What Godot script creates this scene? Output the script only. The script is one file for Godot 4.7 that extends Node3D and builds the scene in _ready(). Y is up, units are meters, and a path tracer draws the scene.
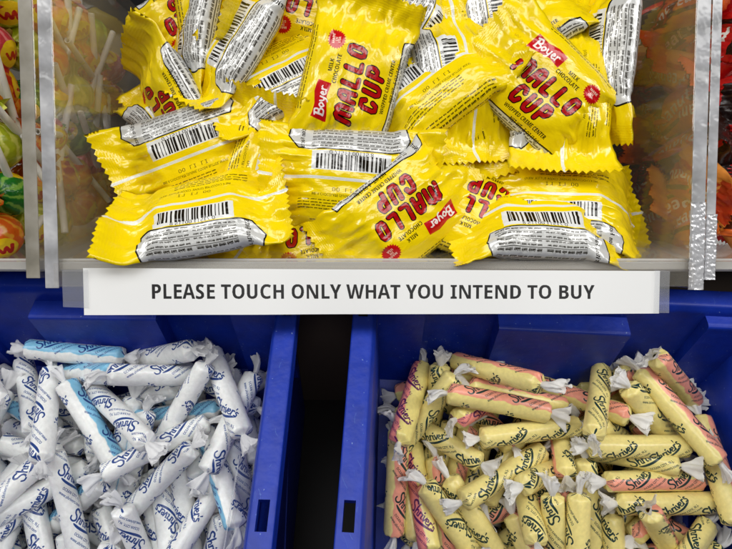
extends Node3D
# A candy counter seen close up: clear acrylic bins above, two blue bins of taffy below.
const MM := 0.001
var rng := RandomNumberGenerator.new()
var noise := FastNoiseLite.new()
var eye: Transform3D        # where the photographer's lens is
var upper: Transform3D      # frame of the acrylic bins: x along the shelf, y up the opening, z out of it
var lower: Transform3D      # frame of the blue bins' rims: y towards the back, z out of the bin
var M := {}
var used := {}

# ---------------------------------------------------------------- nodes
func numbered(called: String) -> String:
	used[called] = used.get(called, 0) + 1
	return called if used[called] == 1 else "%s_%03d" % [called, used[called] - 1]

func tag(o: Node3D, label: String, category: String, group := "") -> Node3D:
	o.set_meta("label", label)
	o.set_meta("category", category)
	if group != "":
		o.set_meta("group", group)
	return o

func thing(called: String, label: String, category: String, at: Transform3D, group := "") -> Node3D:
	var o := Node3D.new()
	o.name = numbered(called)
	add_child(o)
	o.transform = at
	return tag(o, label, category, group)

func part(called: String, mesh: Mesh, mat: Material, parent: Node3D, at := Transform3D.IDENTITY) -> MeshInstance3D:
	var o := MeshInstance3D.new()
	o.name = called
	o.mesh = mesh
	o.material_override = mat
	o.transform = at
	parent.add_child(o, true)
	return o

# ---------------------------------------------------------------- shapes
func grid_mesh(p: Array, uv: Array, closed: bool, from := 0, to := -1) -> ArrayMesh:
	# p, uv: rows of points; closed: the last column repeats the first
	if to < 0:
		to = p.size() - 1
	var nc: int = p[0].size()
	var verts := PackedVector3Array()
	var norms := PackedVector3Array()
	var uvs := PackedVector2Array()
	var idx := PackedInt32Array()
	for i in range(from, to + 1):
		var row: PackedVector3Array = p[i]
		var up_: PackedVector3Array = p[mini(i + 1, p.size() - 1)]
		var dn: PackedVector3Array = p[maxi(i - 1, 0)]
		var ur: PackedVector2Array = uv[i]
		for j in nc:
			var a: int = j + 1
			var b: int = j - 1
			if closed:
				if a > nc - 1:
					a = 1
				if b < 0:
					b = nc - 2
			else:
				a = mini(a, nc - 1)
				b = maxi(b, 0)
			var n: Vector3 = (up_[j] - dn[j]).cross(row[a] - row[b])
			n = n.normalized() if n.length() > 1e-14 else Vector3(0, 0, 1)
			verts.append(row[j])
			norms.append(n)
			uvs.append(ur[j])
	for i in range(to - from):
		for j in range(nc - 1):
			var a := i * nc + j
			var b := a + nc
			idx.append_array(PackedInt32Array([a, a + 1, b, a + 1, b + 1, b]))
	# front faces run clockwise: compare one triangle with its normal
	var votes := 0
	for k in range(0, idx.size() - 3, maxi(3, int(idx.size() / 90.0) * 3)):
		var fn: Vector3 = (verts[idx[k + 1]] - verts[idx[k]]).cross(verts[idx[k + 2]] - verts[idx[k]])
		votes += 1 if fn.dot(norms[idx[k]]) > 0 else -1
	if votes > 0:
		for k in range(0, idx.size(), 3):
			var t := idx[k + 1]
			idx[k + 1] = idx[k + 2]
			idx[k + 2] = t
	var arr := []
	arr.resize(Mesh.ARRAY_MAX)
	arr[Mesh.ARRAY_VERTEX] = verts
	arr[Mesh.ARRAY_NORMAL] = norms
	arr[Mesh.ARRAY_TEX_UV] = uvs
	arr[Mesh.ARRAY_INDEX] = idx
	var m := ArrayMesh.new()
	m.add_surface_from_arrays(Mesh.PRIMITIVE_TRIANGLES, arr)
	return m

func bevel_box(size: Vector3, c: float) -> ArrayMesh:
	# a box with chamfered edges, centred
	var st := SurfaceTool.new()
	st.begin(Mesh.PRIMITIVE_TRIANGLES)
	st.set_smooth_group(-1)
	var h := size / 2.0
	var quads := []
	for ax in 3:
		for s in [-1.0, 1.0]:
			var b := (ax + 1) % 3
			var d := (ax + 2) % 3
			var q := []
			for k in [[-1, -1], [1, -1], [1, 1], [-1, 1]]:
				var v := Vector3.ZERO
				v[ax] = s * h[ax]
				v[b] = k[0] * (h[b] - c)
				v[d] = k[1] * (h[d] - c)
				q.append(v)
			quads.append(q)
	for ax in 3:
		var b := (ax + 1) % 3
		var d := (ax + 2) % 3
		for s in [-1.0, 1.0]:
			for t in [-1.0, 1.0]:
				var q := []
				for e in [-1.0, 1.0]:
					var v := Vector3.ZERO
					v[ax] = e * (h[ax] - c); v[b] = s * h[b]; v[d] = t * (h[d] - c)
					q.append(v)
				for e in [1.0, -1.0]:
					var v := Vector3.ZERO
					v[ax] = e * (h[ax] - c); v[b] = s * (h[b] - c); v[d] = t * h[d]
					q.append(v)
				quads.append(q)
	for q in quads:
		var n: Vector3 = (q[1] - q[0]).cross(q[2] - q[0])
		if n.dot(q[0] + q[2]) > 0:
			q = [q[0], q[3], q[2], q[1]]
		for k in [0, 1, 2, 0, 2, 3]:
			st.add_vertex(q[k])
	for sx in [-1.0, 1.0]:
		for sy in [-1.0, 1.0]:
			for sz in [-1.0, 1.0]:
				var t := [Vector3(sx * h.x, sy * (h.y - c), sz * (h.z - c)), Vector3(sx * (h.x - c), sy * h.y, sz * (h.z - c)), Vector3(sx * (h.x - c), sy * (h.y - c), sz * h.z)]
				var n: Vector3 = (t[1] - t[0]).cross(t[2] - t[0])
				if n.dot(Vector3(sx, sy, sz)) > 0:
					t = [t[0], t[2], t[1]]
				for v in t:
					st.add_vertex(v)
	st.generate_normals()
	return st.commit()

func tube(a: Vector3, b: Vector3, r: float, n := 14) -> ArrayMesh:
	var d := (b - a).normalized()
	var x := d.cross(Vector3(0.31, 0.9, 0.2)).normalized()
	var y := d.cross(x)
	var p := []
	var uv := []
	for k in [[0.0, 0.55], [0.0, 1.0], [1.0, 1.0], [1.0, 0.55], [0.97, 0.5]]:
		var row := PackedVector3Array()
		var ur := PackedVector2Array()
		for j in n + 1:
			var t := TAU * j / n
			row.append(a.lerp(b, k[0]) + (x * cos(t) + y * sin(t)) * r * k[1])
			ur.append(Vector2(k[0], float(j) / n))
		p.append(row)
		uv.append(ur)
	return grid_mesh(p, uv, true)

# ---------------------------------------------------------------- print: text and strokes drawn into images
func fill_tri(img: Image, a: Vector2, b: Vector2, c: Vector2, col: Color) -> void:
	var w := img.get_width()
	var h := img.get_height()
	var y0 := floori(minf(a.y, minf(b.y, c.y)))
	var y1 := ceili(maxf(a.y, maxf(b.y, c.y)))
	var e := [[a, b], [b, c], [c, a]]
	for y in range(y0, y1 + 1):
		var yc := y + 0.5
		var lo := 1e9
		var hi := -1e9
		for s in e:
			var p: Vector2 = s[0]
			var q: Vector2 = s[1]
			if (p.y <= yc) != (q.y <= yc):
				var x := p.x + (q.x - p.x) * (yc - p.y) / (q.y - p.y)
				lo = minf(lo, x)
				hi = maxf(hi, x)
		if hi < lo:
			continue
		var xa := ceili(lo - 0.5)
		var xb := floori(hi - 0.5)
		if xb >= xa:
			var yy := posmod(y, h)
			xa = clampi(xa, 0, w)
			xb = clampi(xb, -1, w - 1)
			if xb >= xa:
				img.fill_rect(Rect2i(xa, yy, xb - xa + 1, 1), col)

var text_cache := {}
func write(img: Image, text: String, face: String, weight: int, height: float, xf: Transform2D, col: Color, wide := 1.0) -> void:
	# height: of a capital, in the units of xf; the text is centred; xf maps (right, up) to pixels
	var key := text + face + str(weight)
	if not text_cache.has(key):
		var f := SystemFont.new()
		f.font_names = PackedStringArray([face])
		f.font_weight = weight
		var t := TextMesh.new()
		t.font = f
		t.text = text
		t.depth = 0.0
		t.font_size = 64
		t.pixel_size = 1.0
		t.curve_step = 2.0
		var arr := t.get_mesh_arrays()
		text_cache[key] = [arr[Mesh.ARRAY_VERTEX], arr[Mesh.ARRAY_INDEX]]
	var v: PackedVector3Array = text_cache[key][0]
	var idx = text_cache[key][1]
	var k := height / 46.0
	var base := -23.0
	var pts := PackedVector2Array()
	for p in v:
		pts.append(xf * Vector2(p.x * k * wide, (p.y - base - 23.0) * k))
	var n: int = idx.size() if idx != null and idx.size() > 0 else pts.size()
	for i in range(0, n - 2, 3):
		if idx != null and idx.size() > 0:
			fill_tri(img, pts[idx[i]], pts[idx[i + 1]], pts[idx[i + 2]], col)
		else:
			fill_tri(img, pts[i], pts[i + 1], pts[i + 2], col)

func stroke(img: Image, pts: Array, w0: float, w1: float, xf: Transform2D, col: Color, smooth := true) -> void:
	# a brush line through pts (in the units of xf), its half width going from w0 to w1
	var line: Array = pts
	if smooth and pts.size() > 2:
		line = []
		for i in pts.size() - 1:
			var p0: Vector2 = pts[maxi(i - 1, 0)]
			var p1: Vector2 = pts[i]
			var p2: Vector2 = pts[i + 1]
			var p3: Vector2 = pts[mini(i + 2, pts.size() - 1)]
			for k in 4:
				line.append(p1.cubic_interpolate(p2, p0, p3, k / 4.0))
		line.append(pts[-1])
	var sc := sqrt(absf(xf.determinant()))
	var w := img.get_width()
	var h := img.get_height()
	for i in line.size() - 1:
		var a: Vector2 = xf * line[i]
		var b: Vector2 = xf * line[i + 1]
		var ra := lerpf(w0, w1, float(i) / (line.size() - 1)) * sc
		var rb := lerpf(w0, w1, float(i + 1) / (line.size() - 1)) * sc
		var r := maxf(ra, rb)
		var d := b - a
		var l2 := maxf(d.length_squared(), 1e-6)
		for y in range(floori(minf(a.y, b.y) - r), ceili(maxf(a.y, b.y) + r) + 1):
			for x in range(maxi(0, floori(minf(a.x, b.x) - r)), mini(w - 1, ceili(maxf(a.x, b.x) + r)) + 1):
				var q := Vector2(x + 0.5, y + 0.5)
				var t := clampf((q - a).dot(d) / l2, 0.0, 1.0)
				if q.distance_squared_to(a + d * t) < pow(lerpf(ra, rb, t), 2.0):
					img.set_pixel(x, posmod(y, h), col)

func V(x: float, y: float) -> Vector2:
	return Vector2(x, y)

func script_word(img: Image, xf: Transform2D, col: Color) -> void:
	# the taffy maker's brush-script name with its underline, 24 units long
	var s := [
		[[V(5.4, 8.8), V(3.8, 9.9), V(1.9, 9.0), V(2.2, 7.0), V(4.1, 5.2), V(4.4, 3.0), V(2.6, 1.6), V(0.6, 2.3), V(0.2, 4.0)], 0.75, 0.5],
		[[V(7.0, 9.4), V(6.3, 5.6), V(5.8, 2.0)], 0.6, 0.5],
		[[V(6.0, 3.8), V(7.4, 5.6), V(8.3, 4.8), V(8.0, 2.4), V(9.0, 2.3)], 0.5, 0.4],
		[[V(9.8, 5.5), V(9.5, 2.2)], 0.55, 0.5],
		[[V(9.6, 4.0), V(10.6, 5.5), V(11.3, 5.2)], 0.4, 0.5],
		[[V(12.2, 5.2), V(11.9, 2.6), V(12.8, 2.3)], 0.55, 0.4],
		[[V(12.6, 7.0), V(12.8, 7.3)], 0.55, 0.5],
		[[V(13.5, 5.4), V(14.3, 2.2), V(15.7, 5.6)], 0.55, 0.45],
		[[V(16.1, 3.7), V(17.8, 4.4), V(17.2, 5.5), V(16.1, 4.6), V(16.3, 2.6), V(17.8, 2.2), V(18.6, 3.1)], 0.45, 0.4],
		[[V(19.3, 5.5), V(19.0, 2.2)], 0.55, 0.5],
		[[V(19.1, 4.0), V(20.2, 5.5), V(20.9, 5.2)], 0.4, 0.5],
		[[V(21.9, 8.2), V(21.5, 6.8)], 0.5, 0.3],
		[[V(23.8, 5.2), V(22.7, 5.5), V(22.2, 4.6), V(23.4, 3.5), V(23.1, 2.3), V(21.6, 2.4)], 0.5, 0.5],
		[[V(23.4, 2.0), V(20.0, 0.6), V(14.0, -0.6), V(8.0, -0.7), V(4.5, 0.4), V(9.0, 0.1), V(15.0, 0.3), V(21.0, 1.5)], 0.35, 0.5],
	]
	for k in s:
		stroke(img, k[0], k[1], k[2], xf, col)

func bubble_letters(img: Image, word: String, at: Vector2, cell: float, tall: float, xf: Transform2D) -> void:
	# fat rounded-square capitals: dark red with a black outline, leaning a little
	var shapes := {
		"M": [[V(0, 0), V(0.06, 0.85), V(0.26, 1), V(0.46, 0.9), V(0.5, 0.1)], [V(0.46, 0.9), V(0.72, 1), V(0.94, 0.85), V(1, 0)]],
		"A": [[V(0, 0), V(0.08, 0.8), V(0.35, 1), V(0.75, 1), V(0.92, 0.8), V(1, 0)], [V(0.05, 0.42), V(0.95, 0.42)]],
		"L": [[V(0.1, 1), V(0.1, 0.1), V(0.2, 0), V(0.95, 0)]],
		"O": [[V(0.25, 0), V(0.05, 0.2), V(0.05, 0.8), V(0.25, 1), V(0.75, 1), V(0.95, 0.8), V(0.95, 0.2), V(0.75, 0), V(0.25, 0)]],
		"C": [[V(0.95, 0.75), V(0.75, 1), V(0.25, 1), V(0.05, 0.8), V(0.05, 0.2), V(0.25, 0), V(0.75, 0), V(0.95, 0.25)]],
		"U": [[V(0.05, 1), V(0.05, 0.2), V(0.25, 0), V(0.75, 0), V(0.95, 0.2), V(0.95, 1)]],
		"P": [[V(0.08, 0), V(0.08, 1), V(0.75, 1), V(0.95, 0.8), V(0.95, 0.6), V(0.75, 0.42), V(0.1, 0.42)]],
	}
	var lean := 0.12
	for pass_ in [[1.28, Color(0.09, 0.03, 0.02)], [0.82, Color(0.70, 0.045, 0.06)]]:
		for i in word.length():
			var wide: float = cell * (1.12 if word[i] == "M" else 0.66)
			var x0 := at.x + cell * i * 1.22 + (cell * 0.42 if word[0] == "M" and i > 0 else 0.0)
			for line in shapes[word[i]]:
				var pts := []
				for q in line:
					pts.append(Vector2(x0 + q.x * wide + q.y * tall * lean, at.y + q.y * tall))
				stroke(img, pts, pass_[0], pass_[0], xf, pass_[1], false)

func disc(img: Image, c: Vector2, r: float, xf: Transform2D, col: Color, spikes := 0, depth := 0.2) -> void:
	var n := 48 if spikes == 0 else spikes * 2
	var prev := Vector2.ZERO
	for k in n + 1:
		var rr := r * (1.0 - depth if spikes > 0 and k % 2 == 1 else 1.0)
		var p: Vector2 = xf * (c + Vector2(cos(TAU * k / n), sin(TAU * k / n)) * rr)
		if k > 0:
			fill_tri(img, xf * c, prev, p, col)
		prev = p

func poly(img: Image, pts: Array, xf: Transform2D, col: Color) -> void:
	var v := PackedVector2Array()
	for q in pts:
		v.append(xf * q)
	var t := Geometry2D.triangulate_polygon(v)
	for i in range(0, t.size() - 2, 3):
		fill_tri(img, v[t[i]], v[t[i + 1]], v[t[i + 2]], col)

func small_print(img: Image, box: Rect2, rows: int, col: Color, xf: Transform2D, seed_: int) -> void:
	# lines too small to read: words as short dashes of uneven length with ascenders
	var r := RandomNumberGenerator.new()
	r.seed = seed_
	var step := box.size.y / rows
	for k in rows:
		var x := box.position.x
		var y := box.position.y + step * (k + 0.5)
		while x < box.end.x - 1.0:
			var l := r.randf_range(0.9, 3.4)
			l = minf(l, box.end.x - x)
			var c := x
			while c < x + l:
				var hh := step * r.randf_range(0.22, 0.4)
				stroke(img, [V(c, y - step * 0.24), V(c, y - step * 0.24 + hh)], 0.09, 0.09, xf, col, false)
				c += 0.36
			stroke(img, [V(x, y - step * 0.2 * r.randf()), V(x + l, y)], 0.08, 0.08, xf, col, false)
			x += l + 0.7

func mat(called: String, col: Color, rough: float, metal := 0.0) -> StandardMaterial3D:
	var m := StandardMaterial3D.new()
	m.resource_name = called
	m.albedo_color = col
	m.roughness = rough
	m.metallic = metal
	return m

func tex(img: Image) -> ImageTexture:
	return ImageTexture.create_from_image(img)

func noise_tex(seed_: int, freq: float, ramp: Array, size := 512, kind := FastNoiseLite.TYPE_SIMPLEX_SMOOTH, octaves := 4) -> NoiseTexture2D:
	var n := FastNoiseLite.new()
	n.noise_type = kind
	n.seed = seed_
	n.frequency = freq
	n.fractal_octaves = octaves
	var t := NoiseTexture2D.new()
	t.width = size
	t.height = size
	t.seamless = true
	t.noise = n
	if ramp:
		var g := Gradient.new()
		var off := PackedFloat32Array()
		var cols := PackedColorArray()
		for k in ramp:
			off.append(k[0])
			cols.append(k[1])
		g.offsets = off
		g.colors = cols
		t.color_ramp = g
	return t

func noise_normal(seed_: int, freq: float, strength: float, size := 512) -> NoiseTexture2D:
	var t := noise_tex(seed_, freq, [], size)
	t.as_normal_map = true
	t.bump_strength = strength
	return t

# ---------------------------------------------------------------- places
func spot(frame: Transform3D, px: float, py: float, z: float) -> Vector3:
	# the point of the plane z (mm) of a frame that the photograph shows at (px, py)
	var inv := frame.affine_inverse()
	var o: Vector3 = inv * eye.origin
	var d: Vector3 = inv.basis * (eye.basis * Vector3((px - 366.0) / 549.0, (274.5 - py) / 549.0, -1.0))
	return o + d * ((z * MM - o.z) / d.z)

# ================================================================ the yellow packs
const PL := 93.0   # length between the crimped ends, mm
const PP := 104.0  # girth, mm
var film_normal: ImageTexture

func make_pack_textures() -> void:
	var w := 840
	var h := 1040
	var img := Image.create(w, h, false, Image.FORMAT_RGBA8)
	var yellow := Color(0.965, 0.845, 0.03)
	var black := Color(0.10, 0.075, 0.03)
	var silver := Color(0.84, 0.84, 0.83)
	img.fill(yellow)
	var metal := Image.create(w, h, false, Image.FORMAT_RGBA8)
	metal.fill(Color(0, 0, 0))
	# xf maps (mm along, mm round from the seam) to pixels
	var xf := Transform2D(Vector2(10, 0), Vector2(0, 10), Vector2(420, 0))
	# back: white seam edge, bar code, facts panel that runs over the side
	img.fill_rect(Rect2i(0, 0, w, 8), Color(0.90, 0.90, 0.86))
	img.fill_rect(Rect2i(0, 1032, w, 8), Color(0.90, 0.90, 0.86))
	img.fill_rect(Rect2i(240, 40, 370, 100), Color(0.90, 0.90, 0.89))
	var r := RandomNumberGenerator.new()
	r.seed = 7
	var x := 262
	while x < 585:
		var bw := r.randi_range(1, 3) * 4
		img.fill_rect(Rect2i(x, 46, bw, 76), black)
		x += bw + r.randi_range(1, 3) * 4
	write(img, "0 71511 00115 8", "Droid Sans", 400, 2.0, Transform2D(Vector2(10, 0), Vector2(0, -10), Vector2(425, 131)), black, 1.0)
	for panel in [[[V(-25, 14.8), V(25, 14.8), V(27.5, 20), V(24, 30.4), V(14, 29.6), V(-14, 29.6), V(-27, 31), V(-30, 20)], 3]]:
		poly(img, panel[0], xf, silver)
		poly(metal, panel[0], xf, Color(0.12, 0.12, 0.12))
		var ring: Array = panel[0].duplicate()
		ring.append(panel[0][0])
		for k in ring.size() - 1:
			stroke(img, [ring[k], ring[k + 1]], 0.32, 0.32, xf, black, false)
	write(img, "Nutrition Facts", "Droid Sans", 700, 2.1, Transform2D(Vector2(0, -10), Vector2(-10, 0), Vector2(190, 225)), black, 0.72)
	small_print(img, Rect2(-18, 15.6, 19, 13.4), 8, black, xf, 11)
	small_print(img, Rect2(3, 15.6, 20, 13.4), 8, black, xf, 12)
	for k in 4:
		stroke(img, [V(-18, 17.3 + k * 3.3), V(23, 17.3 + k * 3.3)], 0.13, 0.13, xf, black, false)
	small_print(img, Rect2(-18, 74.4, 40, 8.6), 6, black, xf, 13)
	small_print(img, Rect2(-24, 87.5, 34, 6.0), 4, black, xf, 14)
	write(img, "MILK CHOCOLATE (SUGAR, COCOA BUTTER, MILK)", "Droid Sans", 400, 1.3, Transform2D(Vector2(10, 0), Vector2(0, -10), Vector2(420, 955)), black, 0.85)
	write(img, "00 LI LI", "Droid Sans Mono", 400, 2.0, Transform2D(Vector2(10, 0), Vector2(0, -10), Vector2(420, 985)), Color(0.35, 0.28, 0.05), 1.2)
	# front: right is along, up is towards larger rows
	var fx := Transform2D(Vector2(11, 0), Vector2(0, 11), Vector2(420, 520))
	bubble_letters(img, "MALLO", V(-17.5, -3.4), 5.1, 7.2, fx)
	bubble_letters(img, "CUP", V(-10.5, -13.9), 5.4, 7.2, fx)
	var red := Color(0.78, 0.06, 0.09)
	poly(img, [V(-19.5, 7.4), V(-18.5, 15.2), V(-13, 14.4), V(-8, 15.6), V(-3.2, 14.9), V(-3.8, 8.6), V(-9, 9.4), V(-15, 8.2)], fx, red)
	var bx := fx * Transform2D(0.04, V(-17.6, 9.6))
	for k in [[[V(0.6, 0), V(1.2, 4)], 0.42], [[V(0.4, 4), V(2.4, 4.3), V(2.6, 2.6), V(1.1, 2.2), V(2.9, 1.6), V(2.4, 0), V(0.4, 0)], 0.36],
			[[V(4.2, 0.1), V(3.6, 1.3), V(4.5, 2.3), V(5.3, 1.3), V(4.3, 0.1)], 0.36], [[V(6.0, 2.3), V(6.4, 0.6), V(7.3, 0.7), V(7.8, 2.4)], 0.34],
			[[V(7.8, 2.4), V(7.2, -0.4), V(6.2, -1.2)], 0.34], [[V(8.6, 1.1), V(9.8, 1.5), V(9.3, 2.4), V(8.6, 1.2), V(9.2, 0.1), V(10.1, 0.4)], 0.34],
			[[V(10.9, 2.3), V(10.7, 0.1)], 0.34], [[V(10.8, 1.4), V(11.6, 2.4), V(12.2, 2.1)], 0.3]]:
		stroke(img, k[0], k[1], k[1], bx, Color(0.97, 0.94, 0.92))
	disc(img, V(14.5, 10.8), 4.4, fx, red, 22, 0.17)
	for k in [["MADE", 1.4], ["IN", 0.0], ["USA", -1.4]]:
		write(img, k[0], "Droid Sans", 700, 1.1, fx * Transform2D(0.1, V(14.5, 10.8 + k[1])), Color(0.96, 0.9, 0.8))
	for k in [["MILK", V(3.5, 10.6), 1.9], ["CHOCOLATE", V(2.6, 7.6), 1.9], ["WHIPPED CREME CENTER", V(1.5, -17.2), 1.7], ["NET WT. .5 OZ (14g)", V(4.0, -20.2), 1.6]]:
		write(img, k[0], "Droid Sans", 700, k[2], fx * Transform2D(0.0, k[1]), black, 0.8)
	# film relief: crimp ribs at both ends and crinkles
	var hw := 512
	var hgt := Image.create(hw, hw, false, Image.FORMAT_RF)
	var nn := FastNoiseLite.new()
	nn.seed = 5
	nn.frequency = 0.012
	nn.fractal_type = FastNoiseLite.FRACTAL_RIDGED
	nn.fractal_octaves = 3
	for yy in hw:
		for xx in hw:
			var u := absf(xx / 255.5 - 1.0)
			var rib := 0.5 + 0.5 * sin(xx * 1.05)
			var v := 0.30 * nn.get_noise_2d(xx, yy * 2.0)
			if u > 0.83:
				v += 0.12 * rib
			hgt.set_pixel(xx, yy, Color(0.5 + 0.5 * v, 0, 0))
	hgt.convert(Image.FORMAT_RGBA8)
	hgt.bump_map_to_normal_map(5.0)
	film_normal = tex(hgt)
	var m := mat("yellow_film", Color.WHITE, 0.19)
	m.albedo_texture = tex(img)
	m.metallic = 1.0
	m.metallic_texture = tex(metal)
	m.normal_enabled = true
	m.normal_texture = film_normal
	m.normal_scale = 0.7
	m.metallic_specular = 0.55
	M.pack = m

func pack_points(seed_: int, len_: float, half: float, thick: float, o: Dictionary) -> Array:
	# rows of points of a pillow pack: x along, y across, z out of the printed front
	var nu := 64
	var nn := FastNoiseLite.new()
	nn.seed = seed_
	nn.frequency = 1.0
	nn.fractal_octaves = 2
	var r := RandomNumberGenerator.new()
	r.seed = seed_ * 77 + 5
	var c0: float = o.get("curl0", r.randf_range(-1.0, 1.0))
	var c1: float = o.get("curl1", r.randf_range(-1.0, 1.0))
	var bend: float = o.get("bend", r.randf_range(-1.5, 1.5))
	var twist: float = o.get("twist", r.randf_range(-0.12, 0.12))
	var ph := r.randf() * TAU
	var sk0 := r.randf_range(-0.10, 0.10)
	var sk1 := r.randf_range(-0.10, 0.10)
	var p := []
	var uv := []
	var hl := len_ / 2.0
	for i in nu + 1:
		var u := -1.0 + 2.0 * i / nu
		var au := absf(u)
		var B := 1.0 - smoothstep(0.36, 0.84, au)
		var row := PackedVector3Array()
		var ur := PackedVector2Array()
		var zone := smoothstep(0.25, 0.55, au) * (1.0 - smoothstep(0.80, 0.92, au))
		for j in 65:
			var q: float
			var front := j > 16 and j < 48
			if j <= 16:
				q = -j / 16.0
			elif j <= 48:
				q = -1.0 + (j - 16) / 16.0
			else:
				q = 1.0 - (j - 48) / 16.0
			var s := 1.0 if front else -1.0
			var aq := absf(q)
			var side := pow(maxf(0.0, 1.0 - pow(aq, 3.4)), 0.62)
			var t := thick * B * side + 0.16 * (1.0 - aq * 0.5)
			# the cup's flat top shows as a faint round edge under the film
			var rad := Vector2(u * hl, q * half).length() / (half * 0.86)
			t += thick * 0.10 * B * (1.0 - smoothstep(0.75, 1.0, rad))
			var side_no := 0.0 if front else 40.0
			var pleat := absf(nn.get_noise_2d(u * 0.9 + side_no, q * 5.0 + signf(u) * 9.0)) * 2.0 - 0.55
			t += thick * 0.24 * zone * pleat * (1.0 - pow(aq, 6.0))
			t += 0.9 * nn.get_noise_2d(u * 2.2 + side_no + 20.0, q * 2.0) * (0.3 + 0.7 * B) * (1.0 - pow(aq, 6.0))
			t += 0.55 * zone * nn.get_noise_2d(u * 7.0 + side_no + 60.0, q * 8.0) * (1.0 - pow(aq, 6.0))
			t = maxf(t, 0.12)
			var wide := half * lerpf(1.0, 0.90, B)
			wide *= 1.0 - 0.05 * zone * (0.5 + nn.get_noise_2d(u * 3.0, signf(q) * 7.0))
			var x := u * hl
			var lat := roundi((q + 1.0) * 16.0)
			if i == 0:
				x += -1.3 if lat % 2 == 0 else 0.3
			elif i == nu:
				x += 1.3 if lat % 2 == 0 else -0.3
			x += q * half * (sk1 if u > 0 else sk0) * smoothstep(0.5, 1.0, au)
			var z := s * t
			var e := maxf(0.0, au - 0.60) * hl
			z += (c1 if u > 0 else c0) * e * e * 0.075
			z += sin(q * 2.6 + ph + signf(u)) * smoothstep(0.62, 1.0, au) * 2.2
			z += nn.get_noise_2d(u * 2.5 + 80.0, q * 2.5) * smoothstep(0.55, 1.0, au) * 3.0
			z += bend * u * u * 3.0
			var y := q * wide
			var tw := twist * u * 1.6
			var yy := y * cos(tw) - z * sin(tw)
			z = y * sin(tw) + z * cos(tw)
			row.append(Vector3(x, yy, z) * MM)
			ur.append(Vector2((u + 1.0) / 2.0, j / 64.0))
		p.append(row)
		uv.append(ur)
	return [p, uv]

# heights (mm above the bin's own zero) of a heap, on a grid of cells
class Heap:
	var x0: float
	var y0: float
	var cell: float
	var nx: int
	var ny: int
	var h: PackedFloat32Array
	func _init(ax: float, ay: float, bx: float, by: float, c: float, base: float, slope := 0.0):
		x0 = ax; y0 = ay; cell = c
		nx = int((bx - ax) / c) + 1
		ny = int((by - ay) / c) + 1
		h.resize(nx * ny)
		for j in ny:
			for i in nx:
				h[j * nx + i] = base + slope * (y0 + j * c)
	func at(x: float, y: float) -> float:
		var i := clampi(int((x - x0) / cell), 0, nx - 1)
		var j := clampi(int((y - y0) / cell), 0, ny - 1)
		return h[j * nx + i]
	func lift(x: float, y: float, z: float) -> void:
		var i := int((x - x0) / cell)
		var j := int((y - y0) / cell)
		if i >= 0 and j >= 0 and i < nx and j < ny and z > h[j * nx + i]:
			h[j * nx + i] = z

func place_pack(heap: Heap, frame: Transform3D, px: float, py: float, basis_: Basis, pts: Array, keep: float, cap: float) -> Transform3D:
	# lets the pack down on the heap, at the spot the photograph shows, sinking a little as soft film does
	var z := -35.0
	var c := Vector3.ZERO
	for it in 3:
		c = spot(frame, px, py, z) / MM
		var need := PackedFloat32Array()
		for i in range(0, pts.size(), 3):
			for j in range(0, 64, 3):
				var v: Vector3 = basis_ * (pts[i][j] / MM)
				need.append(heap.at(c.x + v.x, c.y + v.y) - v.z)
		need.sort()
		z = minf(need[int(need.size() * keep)], cap)
	c = spot(frame, px, py, z) / MM
	for i in range(0, pts.size(), 1):
		for j in range(0, 64, 1):
			var v: Vector3 = basis_ * (pts[i][j] / MM)
			heap.lift(c.x + v.x, c.y + v.y, z + v.z)
	return frame * Transform3D(basis_, Vector3(c.x, c.y, z) * MM)

func make_pack(called: String, label: String, group: String, at: Transform3D, pu: Array, m: Material, category := "candy pack") -> Node3D:
	var o := thing(called, label, category, at, group)
	part("wrapper", grid_mesh(pu[0], pu[1], true, 5, 59), m, o)
	part("crimped_end", grid_mesh(pu[0], pu[1], true, 0, 5), m, o)
	part("crimped_end", grid_mesh(pu[0], pu[1], true, 59, 64), m, o)
	return o

func orient(angle: float, roll: float, pitch: float, back: bool) -> Basis:
	# angle: of the long axis in the bin's opening; roll about it; pitch lifts its far end; back: printed back up
	var b := Basis(Vector3(0, 0, 1), deg_to_rad(angle)) * Basis(Vector3(0, 1, 0), -deg_to_rad(pitch)) * Basis(Vector3(1, 0, 0), deg_to_rad(roll))
	return b * Basis(Vector3(1, 0, 0), PI) if back else b

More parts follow.
